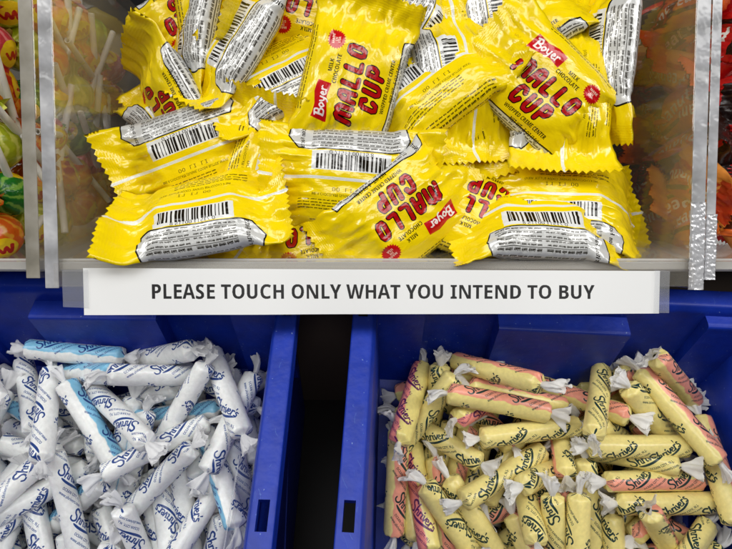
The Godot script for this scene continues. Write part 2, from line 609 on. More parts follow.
func build_packs() -> void:
	make_pack_textures()
	var heap := Heap.new(-170, -5, 175, 165, 2.0, -82.0)
	var n := 0
	var g := "yellow candy packs heaped in the clear bin"
	# deep layer that shows only through the gaps
	for k in 30:
		var px := 200.0 + (k % 6) * 70.0 + rng.randf_range(-18, 18)
		var py := 12.0 + (k / 6) * 52.0 + rng.randf_range(-12, 12)
		var pu := pack_points(300 + k, PL, 29.0, 10.0, {})
		var b := orient(rng.randf_range(0, 360), rng.randf_range(-14, 14), rng.randf_range(-10, 10), rng.randf() < 0.6)
		var at := place_pack(heap, upper, px, py, b, pu[0], 0.93, -66.0 + 0.2 * k)
		make_pack("candy_pack", "yellow candy pack lying deep under the other yellow packs", g, at, pu, M.pack)
	# px, py, angle, roll, pitch, back, keep, shape, label
	var rows := [
		[200, 28, 258, 62, 0, true, 0.90, {}, "yellow candy pack on edge, silver facts panel turned out, beside upright yellow crimp"],
		[290, 20, 40, 25, 0, true, 0.92, {}, "yellow candy pack with bar code half hidden behind pack with large bar code"],
		[222, 8, 95, 20, 10, false, 0.9, {"curl1": -0.6}, "yellow candy pack standing with its plain crimped end up between two silver panels"],
		[178, 112, 116, -48, 0, false, 0.92, {"curl0": 0.3, "curl1": 0.35}, "yellow candy pack by clear side wall with its crimped end bent upward"],
		[318, 14, 168, -8, 6, false, 0.93, {}, "yellow candy pack with upside down red lettering at top of heap"],
		[388, 12, 12, 30, 0, true, 0.93, {}, "yellow candy pack with silver panel edge behind pack with red lettering"],
		[446, 16, 8, -12, 4, true, 0.93, {}, "plain yellow candy pack with shiny crimp at top of heap"],
		[422, 52, 60, 40, 0, true, 0.93, {}, "yellow candy pack almost buried, its crumpled silver side showing"],
		[238, 42, 236, 44, 0, true, 0.93, {}, "yellow candy pack tilted up with long silver facts panel and bar code"],
		[285, 78, 209, 28, 4, true, 0.93, {"curl0": -0.4, "curl1": -0.3}, "yellow candy pack with bar code and silver panel, touching pack with red lettering"],
		[545, 45, 70, 30, 0, false, 0.93, {}, "yellow candy pack on edge with white facts panel beside the standing pack"],
		[515, 30, 32, -34, 6, false, 0.93, {"curl1": -0.5}, "yellow candy pack with red lettering above a wide silver facts panel"],
		[508, 4, 100, 0, -6, true, 0.93, {}, "yellow candy pack with a shiny wrinkled crimp over the heap"],
		[596, 58, 262, 66, 0, true, 0.92, {"curl0": 0.8, "curl1": 0.2}, "yellow candy pack standing against clear wall, white facts panel and bar code out"],
		[195, 156, 18, 10, 2, true, 0.94, {"curl0": -0.3, "curl1": -0.2}, "yellow candy pack with bar code between silver strip and date stamp"],
		[440, 104, 104, 6, -8, true, 0.94, {"curl0": -0.2}, "plain yellow candy pack with toothed crimp under pack with white seam"],
		[262, 182, 256, 10, 0, true, 0.94, {}, "yellow candy pack with bar code turned sideways behind the long front pack"],
		[320, 238, 188, 12, 0, false, 0.95, {}, "yellow candy pack mostly hidden at clear front lip, red starburst showing"],
		[463, 80, 98, 10, -8, true, 0.95, {"curl0": -0.2, "bend": 0.4}, "yellow candy pack with straight white seam down its back"],
		[436, 88, 34, -30, 5, true, 0.93, {}, "plain yellow candy pack slanting between two packs with red lettering"],
		[474, 214, 160, 16, 0, false, 0.95, {}, "yellow candy pack squeezed under others with red starburst at its edge"],
		[562, 92, 86, -4, -10, true, 0.95, {"curl0": -0.5, "bend": 0.6}, "yellow candy pack with glossy blank crimp below tilted lettered pack"],
		[556, 204, 176, 24, -4, true, 0.94, {"curl0": 0.7}, "yellow candy pack with pointed flap reaching clear side wall"],
		[351, 84, 75, 4, 4, false, 0.95, {"curl1": 0.35, "curl0": -0.2, "bend": -0.4}, "yellow candy pack face out, red lettering running up, wide crimp above"],
		[350, 180, -3, 6, 0, true, 0.95, {"curl0": -0.4, "curl1": -0.3}, "yellow candy pack with bar code facing out above the lettered front pack"],
		[545, 92, -42, 8, -2, false, 0.95, {"curl1": -0.4, "bend": -0.4}, "yellow candy pack face out with red lettering slanting down to toothed crimp"],
		[536, 222, 181, 46, 0, true, 0.95, {"curl1": 0.2, "curl0": 0.3}, "yellow candy pack at clear front lip with white facts panel out, crimp curled"],
		[402, 214, 218, -6, 2, false, 0.95, {"bend": -0.3, "curl0": -0.2, "curl1": -0.2}, "yellow candy pack face out at clear front lip, lettering upside down"],
		[202, 216, 192, 40, 0, true, 0.95, {"curl0": -0.2, "curl1": -0.3, "bend": -1.0}, "long yellow candy pack at clear front lip, bar code and panel out"],
	]
	for q in rows:
		n += 1
		var pu := pack_points(20 + n * 3, PL, 29.0, 10.0, q[7])
		var b := orient(q[2], q[3], q[4], q[5])
		var at := place_pack(heap, upper, q[0], q[1], b, pu[0], q[6], lerpf(-58.0, -14.0, n / 29.0))
		make_pack("candy_pack", q[8], g, at, pu, M.pack)

# ================================================================ taffy
var taffy_print: Image
const TL := 58.0    # candy length
const TR := 6.15     # radius

func make_taffy_materials() -> void:
	var w := 580
	var h := 410
	var sets := {
		"white": [Color(0.93, 0.93, 0.92), Color(0.93, 0.93, 0.92), Color(0.14, 0.26, 0.52)],
		"white_blue": [Color(0.93, 0.93, 0.92), Color(0.52, 0.76, 0.88), Color(0.14, 0.26, 0.52)],
		"yellow": [Color(0.93, 0.86, 0.55), Color(0.93, 0.86, 0.55), Color(0.13, 0.23, 0.22)],
		"yellow_pink": [Color(0.93, 0.86, 0.55), Color(0.94, 0.62, 0.52), Color(0.13, 0.23, 0.22)],
		"yellow_purple": [Color(0.93, 0.86, 0.53), Color(0.94, 0.56, 0.52), Color(0.36, 0.13, 0.36)],
	}
	var fuzz := FastNoiseLite.new()
	fuzz.frequency = 0.02
	for k in sets:
		var img := Image.create(w, h, false, Image.FORMAT_RGBA8)
		var c: Array = sets[k]
		for y in h:
			for x in w:
				var e := y + 14.0 * fuzz.get_noise_2d(x * 0.4, 3.0)
				var band := smoothstep(60.0, 68.0, e) * (1.0 - smoothstep(142.0, 150.0, e))
				var col: Color = c[0].lerp(c[1], band)
				var blot := 1.0 + 0.05 * fuzz.get_noise_2d(x * 1.5, y * 1.5 + 200.0)
				img.set_pixel(x, y, Color(col.r * blot, col.g * blot, col.b * blot))
		for row in 2:
			for n in 4:
				var o := Vector2(-110 + n * 235 + row * 120, 150 + row * 205)
				var xf := Transform2D(-0.72, o) * Transform2D(Vector2(7.6, 0), Vector2(0, -7.6), Vector2.ZERO)
				script_word(img, xf, c[2])
				var sub := Transform2D(-0.72, o) * Transform2D(Vector2(10, 0), Vector2(0, -10), Vector2(0, 0))
				write(img, "OCEAN CITY, N.J.", "Droid Sans", 700, 1.4, sub * Transform2D(0.0, V(13.0, -3.4)), c[2], 0.85)
				write(img, "www.shrivers.com", "Droid Sans", 700, 1.4, sub * Transform2D(0.0, V(13.0, -6.2)), c[2], 0.82)
		var m := mat("taffy_" + k, Color.WHITE, 0.28)
		m.albedo_texture = tex(img)
		m.normal_enabled = true
		m.normal_texture = M.paper_normal
		m.normal_scale = 0.08
		m.subsurf_scatter_enabled = true
		m.subsurf_scatter_strength = 0.10
		M["taffy_" + k] = m
	for k in [["twist_white", Color(0.95, 0.95, 0.95, 0.78)], ["twist_yellow", Color(0.95, 0.945, 0.93, 0.8)]]:
		var m := mat(k[0], k[1], 0.40)
		m.transparency = BaseMaterial3D.TRANSPARENCY_ALPHA
		m.cull_mode = BaseMaterial3D.CULL_DISABLED
		m.backlight_enabled = true
		m.backlight = Color(0.6, 0.6, 0.6)
		M[k[0]] = m

func taffy_body(seed_: int) -> ArrayMesh:
	var nn := FastNoiseLite.new()
	nn.seed = seed_
	nn.frequency = 1.0
	var r := RandomNumberGenerator.new()
	r.seed = seed_
	var turn := 0.0
	var bow := r.randf_range(-0.7, 0.7)
	var flat := r.randf_range(0.86, 0.97)
	var fa := r.randf() * TAU
	var p := []
	var uv := []
	var prof := [[-1.06, 0.20], [-1.04, 0.28], [-1.022, 0.55], [-1.006, 0.80], [-0.985, 0.94], [-0.955, 0.99], [-0.85, 1.0]]
	var ss := []
	for k in prof:
		ss.append(k)
	for k in range(1, 15):
		ss.append([-0.85 + 1.7 * k / 15.0, 1.0])
	for k in range(prof.size() - 1, -1, -1):
		ss.append([-prof[k][0], prof[k][1]])
	for k in ss:
		var row := PackedVector3Array()
		var ur := PackedVector2Array()
		var endness := smoothstep(0.93, 1.06, absf(k[0]))
		for j in 33:
			var t := TAU * j / 32.0
			var rr: float = TR * k[1]
			rr *= 1.0 + 0.035 * nn.get_noise_3d(k[0] * 2.0, cos(t), sin(t))
			rr *= 1.0 + 0.16 * endness * sin(t * 9.0 + k[0] * 6.0)
			# lap of the paper along the candy
			rr += 0.35 * smoothstep(0.0, 0.02, j / 32.0) * (1.0 - float(j) / 32.0) * (1.0 - endness)
			rr += 0.12 * nn.get_noise_3d(k[0] * 9.0, cos(t) * 3.0, sin(t) * 3.0)
			var q := Vector2(cos(t - fa), sin(t - fa)) * rr
			q.y *= flat
			q = q.rotated(fa)
			row.append(Vector3(k[0] * TL / 2.0, q.x + bow * (1.0 - k[0] * k[0]), q.y) * MM)
			ur.append(Vector2((k[0] + 1.1) / 2.2, fposmod(turn, 1.0) + j / 32.0))
		p.append(row)
		uv.append(ur)
	return grid_mesh(p, uv, true)

func twist_end(seed_: int) -> ArrayMesh:
	# the twisted paper beyond the candy: a neck that opens into a crumpled fan, along +x
	var r := RandomNumberGenerator.new()
	r.seed = seed_ * 13 + 1
	var nn := FastNoiseLite.new()
	nn.seed = seed_ + 900
	nn.frequency = 1.0
	var fold := r.randf_range(-0.9, 0.9)
	var fold2 := r.randf_range(-0.7, 0.7)
	var wide := r.randf_range(4.2, 6.2)
	var long := r.randf_range(8.0, 10.5)
	var ruf := r.randi_range(3, 5)
	var p := []
	var uv := []
	for i in 11:
		var t := i / 10.0
		var row := PackedVector3Array()
		var ur := PackedVector2Array()
		for j in 41:
			var a := TAU * j / 40.0 + t * 1.5
			var ry := lerpf(1.5, wide, pow(t, 0.8))
			var rz := lerpf(1.4, 2.4, t)
			var ruffle := 1.0 + (0.45 * sin(a * ruf + seed_) + 0.5 * nn.get_noise_3d(t * 1.5, cos(a) * 1.5, sin(a) * 1.5)) * t
			var x := t * long * (1.0 + 0.16 * nn.get_noise_2d(cos(a) * 2.0, sin(a) * 2.0) * t)
			var y := cos(a) * ry * ruffle + fold * t * t * 6.0
			var z := sin(a) * rz * ruffle + fold2 * t * t * 6.0 + sin(y * 1.1 + seed_) * 1.1 * t
			row.append(Vector3(x, y, z) * MM)
			ur.append(Vector2(t, j / 40.0))
		p.append(row)
		uv.append(ur)
	return grid_mesh(p, uv, true)

var bodies := []
var twists := []

func drop_taffy(heap: Heap, frame: Transform3D, a2: Vector2, b2: Vector2, real: bool, cap: float, floor_: float) -> Array:
	# a2, b2: where the photograph shows the candy's ends (or, when real, mm in the frame); returns its two ends at rest
	var za := -30.0
	var zb := -30.0
	var a := Vector3.ZERO
	var b := Vector3.ZERO
	var hl := TL / 2.0
	for it in 7:
		if real:
			a = Vector3(a2.x, a2.y, za); b = Vector3(b2.x, b2.y, zb)
		else:
			a = spot(frame, a2.x, a2.y, za) / MM
			b = spot(frame, b2.x, b2.y, zb) / MM
		var mid := (a + b) / 2.0
		var dir := Vector2(b.x - a.x, b.y - a.y)
		var flatlen := maxf(dir.length(), 1.0)
		dir /= flatlen
		var side := Vector2(-dir.y, dir.x)
		var half := minf(hl, flatlen / 2.0)
		var hs := []
		for k in 15:
			var s := lerpf(-half, half, k / 14.0)
			var best := -1e9
			for c in [-0.85, -0.5, 0.0, 0.5, 0.85]:
				var q: Vector2 = Vector2(mid.x, mid.y) + dir * s + side * c * TR
				best = maxf(best, heap.at(q.x, q.y) + TR * sqrt(1.0 - c * c) - 2.0)
			hs.append([s, best])
		var z0: float = hs[7][1]
		var sl := 0.0
		for i in 7:
			for j in range(8, 15):
				var zz: float = hs[i][1] + (hs[j][1] - hs[i][1]) * (0.0 - hs[i][0]) / (hs[j][0] - hs[i][0])
				if zz > z0:
					z0 = zz
					sl = (hs[j][1] - hs[i][1]) / (hs[j][0] - hs[i][0])
		# a candy seen much foreshortened stands steeper
		var lim := 0.75
		if absf(sl) > lim:
			sl = signf(sl) * lim
			z0 = -1e9
			for k in hs:
				z0 = maxf(z0, k[1] - sl * k[0])
		z0 = clampf(z0, floor_ + 0.54 * mid.y, cap + 0.54 * mid.y)
		za = z0 - sl * flatlen / 2.0
		zb = z0 + sl * flatlen / 2.0
	a.z = za
	b.z = zb
	return [a, b]

func lift_taffy(heap: Heap, m: Vector3, d: Vector3) -> void:
	var side := Vector3(-d.y, d.x, 0).normalized()
	for k in 60:
		var s := lerpf(-TL / 2.0, TL / 2.0, k / 59.0)
		for c in 15:
			var t := lerpf(-1.0, 1.0, c / 14.0)
			var q := m + d * s + side * t * TR
			heap.lift(q.x, q.y, q.z + TR * sqrt(maxf(0.0, 1.0 - t * t)))

func put_taffy(frame: Transform3D, a: Vector3, b: Vector3, kind: String, label: String, group: String, roll := -1.0) -> void:
	var d := (b - a).normalized()
	var m := (a + b) / 2.0
	var y := Vector3(0, 0, 1).cross(d).normalized()
	var bs := Basis(d, y, d.cross(y)) * Basis(Vector3(1, 0, 0), rng.randf() * TAU if roll < 0 else roll)
	var o := thing("wrapped_taffy", label, "taffy", frame * Transform3D(bs, m * MM), group)
	part("wrapper", bodies[rng.randi() % bodies.size()], M["taffy_" + kind], o)
	var tm: Material = M.twist_white if kind.begins_with("white") else M.twist_yellow
	for s in [1, -1]:
		var tb := Basis(Vector3(0, 0, 1), 0.0 if s > 0 else PI) * Basis(Vector3(1, 0, 0), rng.randf() * TAU)
		part("twisted_end", twists[rng.randi() % twists.size()], tm, o, Transform3D(tb, Vector3(s * TL * 0.522, 0, 0) * MM))

func settle(all: Array, box: Rect2, base: float) -> void:
	# nudges the candies apart until hardly any two share the same room; those on top hold their places
	var reach := TL + 2.0 * TR
	for it in 45:
		for i in all.size():
			for j in range(i + 1, all.size()):
				var p: Array = all[i]
				var q: Array = all[j]
				if (p[0] + p[1]).distance_squared_to(q[0] + q[1]) > 4.0 * reach * reach:
					continue
				var c := Geometry3D.get_closest_points_between_segments(p[0], p[1], q[0], q[1])
				var gap := c[0] - c[1]
				var l := gap.length()
				if l > TR * 1.9:
					continue
				var n := gap / l if l > 0.3 else Vector3(0, 0, 1 if p[5] < q[5] else -1)
				var over := (TR * 1.9 - l) * 0.5
				var w: float = p[5] / (p[5] + q[5])
				for k in [[p, c[0], w], [q, c[1], w - 1.0]]:
					var t: float = clampf((k[1] - k[0][0]).dot(k[0][1] - k[0][0]) / (TL * TL), 0.0, 1.0)
					k[0][0] += n * over * k[2] * (1.35 - t)
					k[0][1] += n * over * k[2] * (0.35 + t)
		for p in all:
			for k in 2:
				var e: Vector3 = p[k]
				e.x = clampf(e.x, box.position.x + 12.0 + TR, box.end.x - 12.0 - TR)
				e.y = clampf(e.y, box.position.y - 12.0, box.end.y - 3.0 - TR)
				e.z = maxf(e.z, base + 0.54 * e.y + TR * 0.6)
				p[k] = e
			var m: Vector3 = (p[0] + p[1]) / 2.0
			var d: Vector3 = (p[1] - p[0]).normalized() * TL / 2.0
			p[0] = m - d
			p[1] = m + d

func fill_bin(frame: Transform3D, kinds: Array, box: Rect2, base: float, rows: Array, where: String, group: String, layers: int) -> void:
	var heap := Heap.new(box.position.x, box.position.y, box.end.x, box.end.y, 1.5, base, 0.54)
	var all := []
	for k in layers:
		var c := Vector2(rng.randf_range(box.position.x + 30, box.end.x - 30), rng.randf_range(box.position.y + 22, box.end.y - 22))
		var t := rng.randf() * PI
		var v := Vector2(cos(t), sin(t)) * TL / 2.0
		for lim in 2:
			var over := maxf(absf(v.x) + TR + 14.0 - minf(c.x - box.position.x, box.end.x - c.x), 0.0)
			if over > 0:
				v = Vector2(v.x - signf(v.x) * over, sqrt(maxf(0.0, pow(TL / 2.0, 2.0) - pow(v.x - signf(v.x) * over, 2.0))))
			over = maxf(absf(v.y) + TR - minf(c.y - box.position.y, box.end.y - c.y), 0.0)
			if over > 0:
				v.y -= signf(v.y) * over
				v.x = signf(v.x + 0.01) * sqrt(maxf(0.0, pow(TL / 2.0, 2.0) - v.y * v.y))
		var e := drop_taffy(heap, frame, c - v, c + v, true, -50.0, -110.0)
		var kind: String = kinds[rng.randi() % kinds.size()]
		lift_taffy(heap, (e[0] + e[1]) / 2.0, (e[1] - e[0]).normalized())
		all.append([e[0], e[1], kind, "%s buried low in %s" % [LOOK[kind], where], -1.0, 1.0])
	var i := 0
	for q in rows:
		i += 1
		var e := drop_taffy(heap, frame, V(q[0], q[1]), V(q[2], q[3]), false, lerpf(-54.0, -32.0, float(i) / rows.size()), lerpf(-60.0, -40.0, float(i) / rows.size()))
		var a: Vector3 = e[0]
		var b: Vector3 = e[1]
		# keep the real length: partly covered candies run on beyond what is seen
		var mid := (a + b) / 2.0
		var d := (b - a).normalized()
		var mode: int = q[5] if q.size() > 5 else 0
		var shift := 0.0
		if mode != 0:
			shift = mode * (TL - (b - a).length()) / 2.0
		mid += d * shift
		var lo := box.position.x + 12.0
		var hi := box.end.x - 12.0
		var reach := absf(d.x) * TL / 2.0 + TR * 0.8
		mid.x = clampf(mid.x, lo + reach, hi - reach)
		mid.y = minf(mid.y, box.end.y - 4.0 - absf(d.y) * TL / 2.0 - TR)
		var note: String = q[6] if q.size() > 6 else "lying in the heap of " + where
		lift_taffy(heap, mid, d)
		all.append([mid - d * TL / 2.0, mid + d * TL / 2.0, q[4], "%s %s" % [LOOK[q[4]], note], TAU + rng.randf_range(-1.1, 1.1) if q[4] != "white" and q[4] != "yellow" else -1.0, 0.2])
	settle(all, box, base)
	for k in all:
		put_taffy(frame, k[0], k[1], k[2], k[3], group, k[4])

const LOOK := {
	"white": "white wrapped taffy with blue script",
	"white_blue": "white wrapped taffy with light blue band",
	"yellow": "plain yellow wrapped taffy with dark script",
	"yellow_pink": "yellow wrapped taffy with pink band",
	"yellow_purple": "yellow wrapped taffy with purple script",
}

func build_taffy(left_bin: Transform3D, right_bin: Transform3D) -> void:
	make_taffy_materials()
	for k in 12:
		bodies.append(taffy_body(40 + k))
	for k in 12:
		twists.append(twist_end(3 + k))
	# seen ends (x, y, x, y), kind, which end is hidden (-1 first, 1 second), what sets it apart
	var yl := [
		[388, 392, 412, 384, "yellow_pink", 0, "tucked into the back corner"],
		[551, 381, 596, 386, "yellow_pink", 0, "lying along the blue back block"],
		[446, 364, 472, 360, "yellow_purple", 1, "showing its end beneath the highest one"],
		[601, 430, 638, 442, "yellow", 0],
		[403, 445, 404, 528, "yellow", 0, "standing upright beside the blue side wall"],
		[627, 522, 640, 552, "yellow", 1],
		[521, 481, 566, 485, "yellow", 0],
		[483, 506, 506, 511, "yellow", -1],
		[444, 410, 424, 432, "yellow", 0],
		[466, 415, 458, 446, "yellow_pink", 1],
		[532, 489, 564, 479, "yellow_pink", -1],
		[723, 508, 738, 535, "yellow_pink", 1],
		[651, 387, 742, 444, "yellow", 0, "under two slanting ones at the wall"],
		[421, 446, 459, 467, "yellow", -1],
		[436, 465, 446, 548, "yellow_pink", 0],
		[453, 492, 500, 550, "yellow", 0, "with large script slanting towards the front"],
		[417, 455, 428, 536, "yellow_purple", 0, "leaning beside the upright ones"],
		[511, 508, 528, 556, "yellow_pink", 1],
		[551, 513, 572, 556, "yellow", 1],
		[478, 380, 573, 404, "yellow_pink", 0, "lying second below the highest one"],
		[621, 400, 660, 452, "yellow", 0],
		[383, 413, 381, 522, "yellow_pink", 0, "standing along the blue side wall"],
		[610, 508, 611, 556, "yellow", 1],
		[598, 452, 650, 453, "yellow", 0, "lying across above the two level ones"],
		[647, 523, 672, 508, "yellow_pink", 1],
		[689, 513, 664, 555, "yellow", 1],
		[577, 472, 585, 552, "yellow", 0, "standing with script up its length"],
		[593, 475, 696, 478, "yellow_pink", 0, "lying level above another level one"],
		[611, 497, 713, 497, "yellow", 0, "lying level beneath a pink banded level one"],
		[703, 445, 731, 500, "yellow_pink", 0, "upright with its twist standing free"],
		[700, 552, 722, 538, "yellow", -1],
		[468, 490, 553, 451, "yellow", 0, "lying diagonally in the middle of the heap"],
		[491, 444, 584, 422, "yellow", 0, "crossing the middle of the heap"],
		[443, 391, 543, 418, "yellow_pink", 0, "lying just under the highest one"],
		[631, 386, 697, 466, "yellow_pink", 0, "slanting down the right of the heap"],
		[641, 362, 729, 415, "yellow_pink", 0, "leaning high against the right blue wall"],
		[618, 355, 596, 420, "yellow", 0, "standing against the blue back block"],
		[431, 358, 397, 428, "yellow_purple", 0, "leaning in the corner with purple letters"],
		[446, 341, 536, 376, "yellow_pink", 0, "lying highest against the blue back wall"],
	]
	var wl := [
		[243, 368, 262, 372, "white", -1],
		[35, 378, 42, 408, "white", 0],
		[130, 436, 160, 435, "white", -1],
		[57, 405, 85, 426, "white", 1],
		[65, 454, 102, 466, "white", -1],
		[120, 404, 168, 388, "white", 0],
		[159, 426, 207, 412, "white_blue", 0],
		[103, 512, 117, 556, "white", 1],
		[80, 530, 83, 560, "white", 1],
		[240, 446, 253, 474, "white", 1, "tucked against the blue side wall"],
		[25, 407, 62, 434, "white_blue", -1],
		[3, 505, 15, 553, "white_blue", 1],
		[226, 477, 207, 508, "white", 1],
		[213, 510, 205, 556, "white", 1],
		[35, 482, 50, 552, "white", 0],
		[187, 470, 190, 530, "white", 0],
		[147, 490, 168, 553, "white", 0],
		[165, 446, 209, 425, "white", -1],
		[-14, 332, 25, 384, "white", 0, "leaning across the back corner"],
		[18, 392, -4, 428, "white", 1],
		[162, 372, 222, 376, "white", -1, "lying second row from the back wall"],
		[52, 378, 146, 379, "white_blue", 0, "lying under the long slanting one"],
		[37, 352, 114, 358, "white_blue", 0, "lying along the blue back block"],
		[128, 349, 219, 351, "white", 0, "lying along the recessed blue back wall"],
		[138, 414, 218, 393, "white", 0],
		[59, 466, 74, 522, "white", 0],
		[5, 500, 42, 461, "white", 0, "showing its large script near the front"],
		[222, 357, 247, 398, "white", 0, "slanting in the back corner by the side wall"],
		[262, 383, 215, 471, "white", 0, "leaning along the scratched side wall"],
		[80, 378, 133, 462, "white_blue", 0, "lying on top with script set crosswise"],
		[105, 506, 208, 446, "white", 0, "lying highest across the front of the heap"],
	]
	fill_bin(right_bin, ["yellow", "yellow_pink", "yellow_pink", "yellow"], Rect2(10, -170, 214, 178), -76.0, yl, "the yellow taffy bin", "yellow taffies heaped in a blue bin", 68)
	fill_bin(left_bin, ["white", "white", "white_blue"], Rect2(-224, -170, 214, 178), -76.0, wl, "the white taffy bin", "white taffies heaped in a blue bin", 68)

func build_sleeve(frame: Transform3D) -> void:
	# a stiff clear sheet standing between the white taffies and the side wall
	var o := thing("clear_plastic_sheet", "stiff clear plastic sheet standing beside white taffies at the side wall", "plastic sheet", frame)
	var top := [spot(frame, 240, 454, -44), spot(frame, 222, 560, -58)]
	var low := [spot(frame, 254, 478, -78), spot(frame, 248, 560, -100)]
	var p := []
	var uv := []
	for i in 9:
		var row := PackedVector3Array()
		var ur := PackedVector2Array()
		for j in 13:
			var s := j / 12.0
			var t := i / 8.0
			var q: Vector3 = top[0].lerp(top[1], s).lerp(low[0].lerp(low[1], s), t)
			q.x += 1.2 * MM * sin(s * 3.0 + t * 2.0)
			row.append(q)
			ur.append(Vector2(s, t))
		p.append(row)
		uv.append(ur)
	part("sheet", grid_mesh(p, uv, false), M.tape, o)
	part("fold", tube(top[0], top[1], 0.5 * MM, 8), M.tape, o)

# ================================================================ blue bins
func csg_poly(pts: Array, depth: float, at: Transform3D, parent: Node3D, op := CSGShape3D.OPERATION_UNION) -> void:
	var c := CSGPolygon3D.new()
	c.name = "wall_profile"
	var v := PackedVector2Array()
	for q in pts:
		v.append(q * MM)
	c.polygon = v
	c.depth = depth * MM
	c.transform = at
	c.operation = op
	c.smooth_faces = false
	parent.add_child(c, true)

func round_poly(pts: Array, r: float, n := 4) -> Array:
	var out := []
	for i in pts.size():
		var p: Vector2 = pts[i]
		var a: Vector2 = (pts[i - 1] - p)
		var b: Vector2 = (pts[(i + 1) % pts.size()] - p)
		var k := minf(r, minf(a.length(), b.length()) * 0.45)
		var pa := p + a.normalized() * k
		var pb := p + b.normalized() * k
		for t in n + 1:
			var s := float(t) / n
			out.append(pa.lerp(p, s).lerp(p.lerp(pb, s), s))
	return out

const BW := 234.0   # outer width of a blue bin, mm

func build_bin(called: String, label: String, frame: Transform3D, mirror: bool) -> void:
	# x from 0 to 200 (mirrored: 0 to -200), y back (+28) to front, z 0 at the rim
	var o := thing(called, label, "storage bin", frame, "blue plastic bins on the lower shelf")
	var c := CSGCombiner3D.new()
	c.name = "tray"
	o.add_child(c)
	c.material_override = M.blue
	var s := -1.0 if mirror else 1.0
	# side walls with a rounded rim, drawn across and pushed from back to front
	var side := round_poly([V(0, 0), V(11, 0), V(13, -4), V(21, -202), V(16, -202), V(9.5, -5), V(2.5, -5), V(2.0, -12), V(0, -12)], 1.4)
	for e in 2:
		var pts := []
		for q in side:
			pts.append(V(s * (q.x if e == 0 else BW - q.x), q.y))
		# polygon (x, y) -> frame (x, z); depth -> -y
		csg_poly(pts, 228.0, Transform3D(Basis(Vector3(1, 0, 0), Vector3(0, 0, 1), Vector3(0, -1, 0)), Vector3(0, -200, 0) * MM), c)
	# back wall: profile in (y, z), pushed along x
	var back := round_poly([V(27.6, -0.3), V(17, -0.3), V(15, -4), V(8, -89), V(12, -89), V(18, -6), V(25, -6), V(25.5, -11), V(27.6, -11)], 1.4)
	var alongx := Basis(Vector3(0, 1, 0), Vector3(0, 0, 1), Vector3(1, 0, 0))
	csg_poly(back, BW - 20.0, Transform3D(alongx, Vector3((BW - 10.0 if s > 0 else -10.0), 0, 0) * MM), c)
	# middle block and the two corner posts, proud of the back wall
	csg_poly(round_poly([V(18, -12), V(3.0, -12), V(-1.5, -88), V(10, -88)], 2.0), 72.0, Transform3D(alongx, Vector3((BW / 2.0 + 36.0 if s > 0 else 36.0 - BW / 2.0), 0, 0) * MM), c)
	for x in [8.0, BW - 40.0]:
		csg_poly(round_poly([V(17, -7), V(7.5, -7), V(3.5, -87), V(10, -87)], 2.5), 32.0, Transform3D(alongx, Vector3((x + 32.0 if s > 0 else -x), 0, 0) * MM), c)
	# floor and front
	csg_poly([V(13, -86), V(-200, -201), V(-200, -196), V(13, -81)], BW - 26.0, Transform3D(alongx, Vector3((BW - 13.0 if s > 0 else -13.0), 0, 0) * MM), c)
	csg_poly([V(-194, -202), V(-199.5, -202), V(-199.5, -2), V(-194, -2)], BW - 14.0, Transform3D(alongx, Vector3((BW - 7.0 if s > 0 else -7.0), 0, 0) * MM), c)
	# slots through the side rims
	for x in [5.6, BW - 5.6]:
		for y in [-101.0, 6.0]:
			var b := CSGBox3D.new()
			b.name = "rim_slot"
			b.size = Vector3(5.2, 13, 20) * MM
			b.position = Vector3(s * x, y, 0) * MM
			b.operation = CSGShape3D.OPERATION_SUBTRACTION
			c.add_child(b, true)

# ================================================================ acrylic bins, sign, shelf
func clear_panel(parent: Node3D, called: String, lo: Vector3, hi: Vector3, basis_ := Basis.IDENTITY, m: Material = null) -> MeshInstance3D:
	var size := (hi - lo) * MM
	return part(called, bevel_box(size, minf(0.4 * MM, size[size.min_axis_index()] * 0.3)), M.acrylic if m == null else m, parent, Transform3D(basis_, basis_ * ((lo + hi) / 2.0 * MM)))

